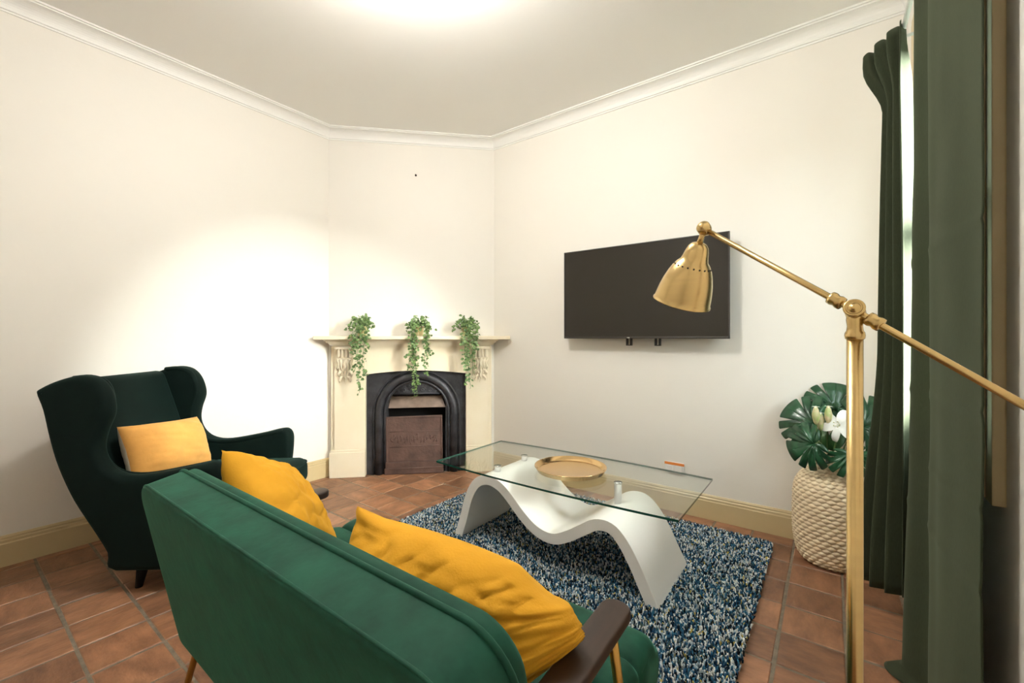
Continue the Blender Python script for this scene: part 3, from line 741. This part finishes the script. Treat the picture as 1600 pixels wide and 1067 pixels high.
# back: slab leaning with the wings
bo = rounded_rect(-.335, .335, .0, .76, .05, 6)
mb = Matrix.Translation((.135, 0, .26)) @ Matrix.Rotation(math.radians(-17.5), 4, 'Y') @ Matrix(((0, 0, 1, 0), (1, 0, 0, 0), (0, 1, 0, 0), (0, 0, 0, 1)))
V, F = slab(dense(bo, .04), .13, .05, 6, .05)
V = [Vector((a, b, c+.015*(c > 0)*math.cos(a/.335*PI/2)*math.sin(max(0, min(1, b/.76))*PI))) for a, b, c in V]
obj('backrest', mesh(*xf((V, F), mb), True), 'velvet_dark', wing)
obj('seat_base', boxes([((.17, -.36, .10), (.73, .36, .30))], .02, True, 3), 'velvet_dark', wing)
so_ = [(p[0], p[1]) for p in rounded_rect(.19, .865, -.295, .295, .06, 6)]
V, F = slab(dense(so_, .05), .155, .055, 6)
V = [Vector((a, b, c+.36+.02*math.cos(b/.3*PI/2)*(c > 0))) for a, b, c in V]
sc_ = obj('seat_cushion', mesh(V, F, True), 'velvet_dark', wing)
obj('cushion_piping', mesh(*tube([(p[0], p[1], .36+.058) for p in dense(rounded_rect(.196, .859, -.289, .289, .06, 6), .06)]+[(.799, -.289, .418)], .006, 8), True), 'velvet_dark', sc_)
obj('front_rail', boxes([((.70, -.32, .14), (.80, .32, .29))], .03, True, 3), 'velvet_dark', wing)
for (x, y, dx) in ((.33, -.355, -.02), (.33, .355, -.02), (.74, -.30, .02), (.74, .30, .02)):
    h0 = .105 if x < .5 else .15
    obj('leg', mesh(*tube([(x, y, h0), (x+dx*.5, y, h0*.5), (x+dx, y, 0)], [.025, .020, .015], 14), True), 'black_wood', wing)
# pillow on the wing chair
mC = Matrix.Translation((CH.x, CH.y, 0)) @ Matrix.Rotation(CPH, 4, 'Z') @ frame((.228, -.035, .588), (.15, 1, -.08), (-.36, 0, .93))
vf = pillow(.50, .31, .21, seed=9, wr=.006, N=40, crease=-.4, pinch=.05)
V = [mC @ v for v in vf[0]]
for v in V:
    if v.z < .447: v.z = .447+.1*(v.z-.447)                     # sits on the seat cushion
cb = Vector((-2.98, .84, .42))
me = mesh([v-cb for v in V], vf[1], True); me.materials.append(M['apricot']); me.materials.append(M['cream_cloth'])
half = len(vf[1])//2
for p in me.polygons:
    c = sum(vf[0][i].y for i in p.vertices); p.material_index = 1 if c > .0 else 0
tag(obj('throw_pillow', me, None, None, cb), 'oblong apricot cushion with cream back on the dark wing armchair', 'cushion')

# ============================================================ FLOOR LAMP
J = Vector((.035, .934, 1.245)); E1 = Vector((-.224, 1.022, 1.441)); E2 = Vector((.262, .848, 1.068))
fl = thing('floor_lamp', 'brass reading lamp with slender pivoting arm and bell shade beside the curtain', 'floor lamp', (J.x, J.y, 0))
def lp(p): return Vector(p)-Vector((J.x, J.y, 0))
obj('base', mesh(*lathe([(.13, 0), (.132, .004), (.132, .016), (.126, .022), (.03, .028), (.022, .04), (.016, .055)], 48), True), 'brass', fl)
pl = obj('pole', mesh(*lathe([(.0116, .03), (.0116, 1.200)], 24), True), 'brass', fl)
obj('collar', mesh(*lathe([(.0116, 1.196), (.0138, 1.198), (.0145, 1.203), (.0138, 1.208), (.0118, 1.211), (.0108, 1.219), (.0122, 1.229), (.011, 1.240)], 24), True), 'brass', pl)
adir = (E1-E2).normalized()
jn = Vector((-math.cos(YAW)*.45+math.sin(YAW), -math.sin(YAW)*.45-math.cos(YAW), .05)); jn = (jn-adir*jn.dot(adir)).normalized()   # joint axis, across the arm
jm = frame(lp(J), jn.cross(adir), jn)
kn = obj('pivot_joint', mesh(*xf(lathe([(.003, -.022), (.010, -.0215), (.0135, -.018), (.0145, -.012), (.0145, .006), (.0135, .009), (.0152, .011), (.0155, .014), (.0150, .017), (.0125, .0172), (.0112, .0150), (.0088, .0150), (.0078, .0178), (.0055, .0182), (.0045, .0205), (.0012, .0212)], 40), jm), True), 'brass', fl)
kx = lp(J)-jn*.026
obj('wing_nut', mesh(*tube([kx, kx-jn*.012, kx-jn*.018+Vector((0, 0, .012)), kx-jn*.02+Vector((0, 0, .026))], [.006, .005, .004, .002], 8), True), 'brass', kn)
am = obj('arm', mesh(*tube([lp(E2), lp(J), lp(E1)], .0058, 16), True), 'brass', fl)
def ring_on(c, prof, m_parent, nm):
    m = frame(lp(c), adir.cross(Vector((0, 0, 1))), adir)
    return obj(nm, mesh(*xf(lathe(prof, 20), m), True), 'brass', m_parent)
for d in (-.033, .033): ring_on(J+adir*d, [(.0066, -.012), (.011, -.011), (.0115, -.005), (.0095, 0), (.0115, .005), (.011, .011), (.0066, .012)], am, 'collar')
ring_on(E2, [(.0066, -.02), (.016, -.018), (.018, -.01), (.018, .04), (.016, .046), (.0066, .048)], am, 'counterweight')
# shade head
cr, cf = Vector((math.cos(YAW), math.sin(YAW), 0)), Vector((-math.sin(YAW), math.cos(YAW), 0))
sa = (cr*-.021+cf*.060+Vector((0, 0, -.138))).normalized()        # opening direction
S0 = E1+Vector((0, 0, -.016))
ring_on(E1, [(.0066, -.014), (.0095, -.012), (.0095, .004), (.006, .008)], am, 'end_cap')
km = frame(lp(E1)+Vector((0, 0, .001)), adir, jn)
kk = obj('head_joint', mesh(*xf(lathe([(.004, -.014), (.012, -.013), (.0145, -.006), (.0145, .008), (.012, .012), (.007, .013), (.006, .016), (.002, .0165)], 22), km), True), 'brass', fl)
obj('neck', mesh(*tube([lp(E1), lp(E1)+sa*.018, lp(E1)+sa*.038], [.0075, .006, .008], 12), True), 'brass', kk)
obj('thumb_screw', mesh(*tube([lp(E1)-jn*.012, lp(E1)-jn*.024, lp(E1)-jn*.026+Vector((.006, 0, .012))], [.004, .004, .002], 8), True), 'brass', kk)
prof_out = [(.009, .030), (.016, .033), (.0215, .040), (.025, .050), (.028, .064), (.0305, .072), (.0365, .078), (.043, .088), (.0495, .103), (.0555, .122), (.0600, .142), (.0628, .160), (.0640, .170), (.0660, .1715), (.0660, .1735), (.0635, .1735)]
prof_in = [(.0620, .160), (.0590, .142), (.0545, .122), (.0485, .103), (.042, .089), (.035, .079), (.027, .066), (.020, .045), (.008, .036)]
smt = frame_z(lp(E1), sa, jn)
shd = obj('shade', mesh(*xf(lathe(prof_out+prof_in, 48), smt), True), 'brass', fl)
parts = []
for k in range(20):
    a = 2*PI*k/20; r = .0408
    parts.append(xf(lathe([(.0019, -.001), (.0019, .0012)], 8), smt @ frame((r*math.cos(a), r*math.sin(a), .0845), (-math.sin(a), math.cos(a), 0), (math.cos(a)*.85, math.sin(a)*.85, -.5))))
obj('vent_hole', mesh(*join(parts)), 'dark', shd)
obj('bulb', mesh(*xf(lathe([(.008, .045), (.013, .06), (.013, .085), (.020, .105), (.023, .125), (.018, .142), (.006, .150)], 20), smt), True), 'plastic', shd)

# ============================================================ WOVEN VASE with flowers
VC = Vector((.008, 2.868, 0))
va = thing('woven_vase', 'tall bleached wicker bottle vase on the tiles below the curtain', 'vase', VC)
vprof = spline([(.112, 0.0), (.134, .012), (.155, .055), (.167, .13), (.171, .22), (.170, .31), (.166, .38), (.154, .425), (.128, .465), (.098, .495), (.079, .525), (.073, .555), (.073, .598)], 10)
arc = [0.0]
for a, b in zip(vprof, vprof[1:]): arc.append(arc[-1]+float(np.linalg.norm(np.array(b)-np.array(a))))
Lv = arc[-1]; rowh = .0195; nrow = int(Lv/rowh); per = 8; NT = 364; nw = 26
vs, fs = [], []
R = nrow*per+1
for i in range(R):
    l = Lv*i/(R-1); r = float(np.interp(l, arc, [p[0] for p in vprof])); z = float(np.interp(l, arc, [p[1] for p in vprof])); row = min(nrow-1, i//per); ph_ = (i/per-row)
    prow = math.sin(PI*min(1, ph_))
    for k in range(NT):
        th = 2*PI*k/NT; c = math.cos(nw*th+(row % 2)*PI)
        e_ = .5+.5*c; q_ = (2*ph_-1-.12*math.sin(nw*th+(row % 2)*PI))/(.25+.75*e_**.7); amp = .0085*math.sqrt(max(0, 1-q_*q_))*e_**.4
        tw = .006*c*0
        vs.append(((r+amp)*math.cos(th), (r+amp)*math.sin(th), z))
for i in range(R-1):
    for k in range(NT): k2 = (k+1) % NT; fs.append((i*NT+k, i*NT+k2, (i+1)*NT+k2, (i+1)*NT+k))
fs.append(tuple(range(NT))[::-1])
o = obj('woven_body', mesh([(x, y, max(z, .0)) for x, y, z in vs], fs, True), 'wicker', va)
obj('rim', mesh(*tube([(.074*math.cos(a), .074*math.sin(a), .600+.003*math.sin(14*a)) for a in [2*PI*k/48 for k in range(49)]], .0075, 8), True), 'wicker', va)
obj('inner_wall', mesh(*lathe([(.066, .598), (.066, .44), (.02, .438)], 32, False, True)), 'soot_black', va)  # vase inside coloured near black, same flat colour as the fire box

def monstera(center, normal, up, size, label, seed):
    """heart-shaped blade with deep side slits, plus stalk down into the vase"""
    random.seed(seed)
    n = 80; half = []
    for k in range(n+1):
        t = k/n                       # 0 tip ... 1 stalk notch
        a = t*PI*.93
        r = size*(.50+.10*math.cos(a)+.16*math.sin(a)**2-.10*max(0, t-.8)/.2)
        slit = 0
        for c0 in (.20, .35, .50, .65, .79):
            slit = max(slit, max(0, 1-abs(t-c0)/.026))
        r *= (1-.62*slit)
        half.append((r*math.sin(a), r*math.cos(a)))
    V = []; F = []
    m = frame(center, Vector(up).cross(Vector(normal)), normal)     # local z = normal
    ey = (m.to_3x3().inverted() @ Vector(up))
    ang0 = math.atan2(ey.y, ey.x)-PI/2
    rotm = m @ Matrix.Rotation(ang0, 4, 'Z')
    rib = []
    def lift(x, y): return -.9*(x*x+y*y*.6)/size*.55+.10*abs(x)-.0
    for s in (1, -1):
        o0 = len(V)
        for x, y in half:
            for f in (1, .66, .33): V.append(rotm @ Vector((s*x*f, y*f-(1-f)*size*.12, lift(x*f, y*f)+.006*math.sin(y*60/size*.2))))
        V.append(rotm @ Vector((0, -size*.12, 0))); cidx = len(V)-1
        for k in range(n):
            a = o0+k*3
            for j in range(2): F.append((a+j, a+3+j, a+4+j, a+1+j))
            F.append((a+2, a+5, cidx))
    bl = thing('monstera_leaf', label, 'leaf', VC+Vector((0, 0, .50)))
    bl['group'] = 'monstera leaves in the woven vase'
    o = obj('blade', mesh([v-VC-Vector((0, 0, .50)) for v in V], F, True), 'monstera', bl)
    sd = o.modifiers.new('s', 'SOLIDIFY'); sd.thickness = .0012
    st = (rotm @ Vector((0, -size*.12, -.003)))-VC-Vector((0, 0, .50)); dirn = Vector((st.x, st.y, 0)).normalized() if st.xy.length > .01 else Vector((1, 0, 0))
    obj('stalk', mesh(*tube(spline([(dirn.x*.035, dirn.y*.035, -.04), (dirn.x*.050, dirn.y*.050, .09), tuple(st*.7+Vector((0, 0, .045))), tuple(st)], 5), .0035, 8), True), 'stem', bl)
toc = (Vector((0, 0, 1.2))-Vector((VC.x, VC.y, .75))).normalized()
monstera(VC+Vector((-.098, .030, .235+.50)), toc+Vector((-.1, 0, .25)), (-.75, 0, .55), .235, 'large split monstera leaf fanning over the vase on the television side', 1)
monstera(VC+Vector((.015, .118, .32+.50)), toc+Vector((.1, 0, .12)), (.1, .1, 1), .22, 'upright split monstera leaf standing behind the white lily', 2)
monstera(VC+Vector((-.090, -.152, .140+.50)), toc+Vector((-.3, 0, .1)), (-.9, -.1, -.35), .19, 'monstera leaf drooping low over the wicker shoulder', 3)
monstera(VC+Vector((.155, -.045, .255+.50)), toc+Vector((.2, 0, .2)), (.8, 0, .5), .25, 'split monstera leaf reaching behind the brass lamp pole to the curtain', 4)
monstera(VC+Vector((.078, -.150, .100+.50)), toc+Vector((.1, 0, .35)), (.3, 0, -.9), .16, 'small monstera leaf hanging over the vase mouth', 5)
# lily: stems, buds, one open flower, leaves
def petal(L, w, curl, n=7):
    V, F = [], []
    for i in range(n+1):
        t = i/n; ww = w*math.sin(PI*min(.98, t*.9+.06))**.8
        for k in (-1, 0, 1): V.append((L*t*math.cos(curl*t*t), k*ww/2, L*t*math.sin(-curl*t)*.8+abs(k)*ww*.18))
    for i in range(n):
        for k in range(2): a = i*3+k; F.append((a, a+1, a+4, a+3))
    return V, F
ly = thing('lily_stem', 'artificial lily stem with one open white flower and pale buds in the vase', 'flower', VC+Vector((0, 0, .50)))
def stalk(a, b, r=.0035): return obj('stalk', mesh(*tube(spline([a, ((a[0]+b[0])/2-.01, (a[1]+b[1])/2, (a[2]+b[2])/2+.01), b], 5), r, 8), True), 'stem', ly)
fc = Vector((.035, -.085, .245)); stalk((.012, -.015, -.05), tuple(fc))
fd = (toc+Vector((-.25, 0, .1))).normalized()
for k in range(6):
    a = 2*PI*k/6+.3; fm = frame(fc, fd, (0, 0, 1)); fr = fm.to_3x3(); dv = fr @ Vector((.45, math.cos(a), math.sin(a)))
    pm = frame(fc, dv, fr @ Vector((1, 0, 0)))
    o = obj('petal', mesh(*xf(petal(.105, .046 if k % 2 else .036, .9), pm), True), 'lily', ly)
for k in range(5):
    a = 2*PI*k/5; p1 = fc+fd*.05+Vector((.014*math.cos(a), 0, .014*math.sin(a)))
    obj('stamen', mesh(*tube([fc, p1, p1+fd*.008], [.001, .001, .003], 6), True), 'bud', ly)
for bxp in ((-.065, -.09, .285), (-.012, -.075, .29), (-.045, -.06, .25)):
    b = Vector(bxp); stalk((b.x*.25, -.012, -.05), tuple(b-Vector((0, 0, .04))), .003)
    bmx = frame(b-Vector((0, 0, .045)), (1, 0, .0), (-.18, -.1, 1))
    bd = obj('bud', mesh(*xf(lathe([(.004, 0), (.011, .012), (.0165, .035), (.0175, .055), (.013, .078), (.006, .095)], 12), bmx), True), 'bud', ly)
    obj('bud_tip', mesh(*join([xf(petal(.022, .010, .8), bmx @ Matrix.Translation((0, 0, .088)) @ Matrix.Rotation(2*PI*k/4, 4, 'Z') @ Matrix.Rotation(-.9, 4, 'Y')) for k in range(4)]), True), 'lily', bd)
for (dx, dy, dz, L) in ((-.25, -.40, .9, .12), (-.2, -.32, .9, .12), (.25, -.32, .9, .12), (.45, -.2, .9, .13), (.05, -.40, .8, .11), (-.34, -.50, .8, .10)):
    pm = frame((dx*.04, -.012, .10), (dx, dy, dz), (dx*.5, -1, .3))
    obj('leaf', mesh(*xf(petal(L, .034, .8), pm), True), 'lily_leaf', ly)

# ============================================================ CURTAINS and rod
rod = thing('curtain_rod', 'slim white curtain rod above the window', 'curtain rod', (XR, 1.95, 2.46))
obj('rod', mesh(*tube([(-.090, -.80, 0), (-.090, .50, 0)], .009, 12), True), 'window_paint', rod)
for y in (-.72, .47): obj('bracket', mesh(*join([tube([(0.0, y, 0), (-.090, y, 0)], .007, 8), tube([(0, y, 0), (-.006, y, 0)], .022, 12)]), True), 'window_paint', rod)
def curtain(label, fn, nu, nv, base):
    V, F = [], []
    for i in range(nv+1):
        for k in range(nu+1): V.append(Vector(fn(k/nu, i/nv))-Vector(base))
    for i in range(nv):
        for k in range(nu): a = i*(nu+1)+k; F.append((a, a+1, a+nu+2, a+nu+1))
    me = bpy.data.meshes.new('m'); me.from_pydata([tuple(v) for v in V], [], F); me.polygons.foreach_set('use_smooth', [True]*len(F))
    o = obj('curtain', me, 'curtain', None, base); sd = o.modifiers.new('s', 'SOLIDIFY'); sd.thickness = .003
    return tag(o, label, 'curtain', 'green window curtains')
def sstep(a, b, x): t = max(0, min(1, (x-a)/(b-a))); return t*t*(3-2*t)
def far_c(t, s):
    # t from room side (0) to window side (1); s from hem (0) to heading (1)
    head = sstep(.88, .98, s)
    a_top, b_top = np.array((.165, 2.445)), np.array((.250, 2.335))
    a_bot, b_bot = np.array((.125, 2.43)), np.array((.258, 2.125))
    a = a_bot+(a_top-a_bot)*sstep(0, .8, s); b = b_bot+(b_top-b_bot)*s**2.2
    a = np.array((.138+.068*sstep(0, .45, s), a[1]))+np.array((-.075, .02))*head
    d = b-a; nrm = np.array((-d[1], d[0])); nrm /= np.linalg.norm(nrm)
    p = a+d*t; amp = .020+.020*(1-s)
    p = p-nrm*amp*(math.sin(2*PI*3.2*t+.6*math.sin(3*s)+.4)+.35*math.sin(2*PI*6.1*t+2*s))
    z0 = .15+.10*t**1.5; z1 = 2.43+.05*t**.7+.012*math.sin(2*PI*3*t)
    return (min(p[0], XR-.02), p[1], z0+(z1-z0)*s)
curtain('dark green linen curtain bunched at the window side next to the wicker vase', far_c, 72, 60, (.2, 2.35, .15))
def near_c(t, s):
    # t from the bunched edge (0, y=2.1) to the flat edge (1, y=1.3)
    y = 2.10+(1.40-2.10)*t; x = .248+.018*t
    fl = sstep(.62, 0, t)
    x += -.020*fl*math.sin(2*PI*2.6*t+.5)*(1+.5*(1-s)) + .010*math.sin(2*PI*1.1*t+1.5*s)
    low = sstep(.45, 0, s)
    x -= low*(.016*(1-t)); y -= low*.02*(1-t)
    y += .012*math.sin(3*s+2)*(1-t)
    z = 2.47*s
    if s < .03: x -= .05*sstep(.4, 0, t)*(1-s/.03); z = .006+.03*s/.03
    for zc in (.62, .80, 1.02, 1.46): x -= .0025*math.exp(-((z-zc-.01*t)/.012)**2)
    x += .003*noise.noise(Vector((t*5, s*9, 1)))
    return (x, y, z)
curtain('dark green linen curtain hanging flat and full length in front of the window architrave', near_c, 80, 170, (.23, 1.7, 0))

# ============================================================ CEILING LAMP (just above the frame)
cl = thing('ceiling_lamp', 'round opal glass ceiling lamp, switched on', 'ceiling lamp', (*LAMP_POS, CEIL))
obj('ceiling_plate', mesh(*lathe([(.07, -.03), (.075, -.025), (.075, 0)], 32), True), 'window_paint', cl)
obj('globe', mesh(*xf(lathe([(.02, -.290), (.06, -.278), (.095, -.252), (.115, -.215), (.120, -.175), (.112, -.135), (.09, -.100), (.055, -.075), (.045, -.028)], 40), Matrix.Identity(4)), True), 'lamp_glow', cl)
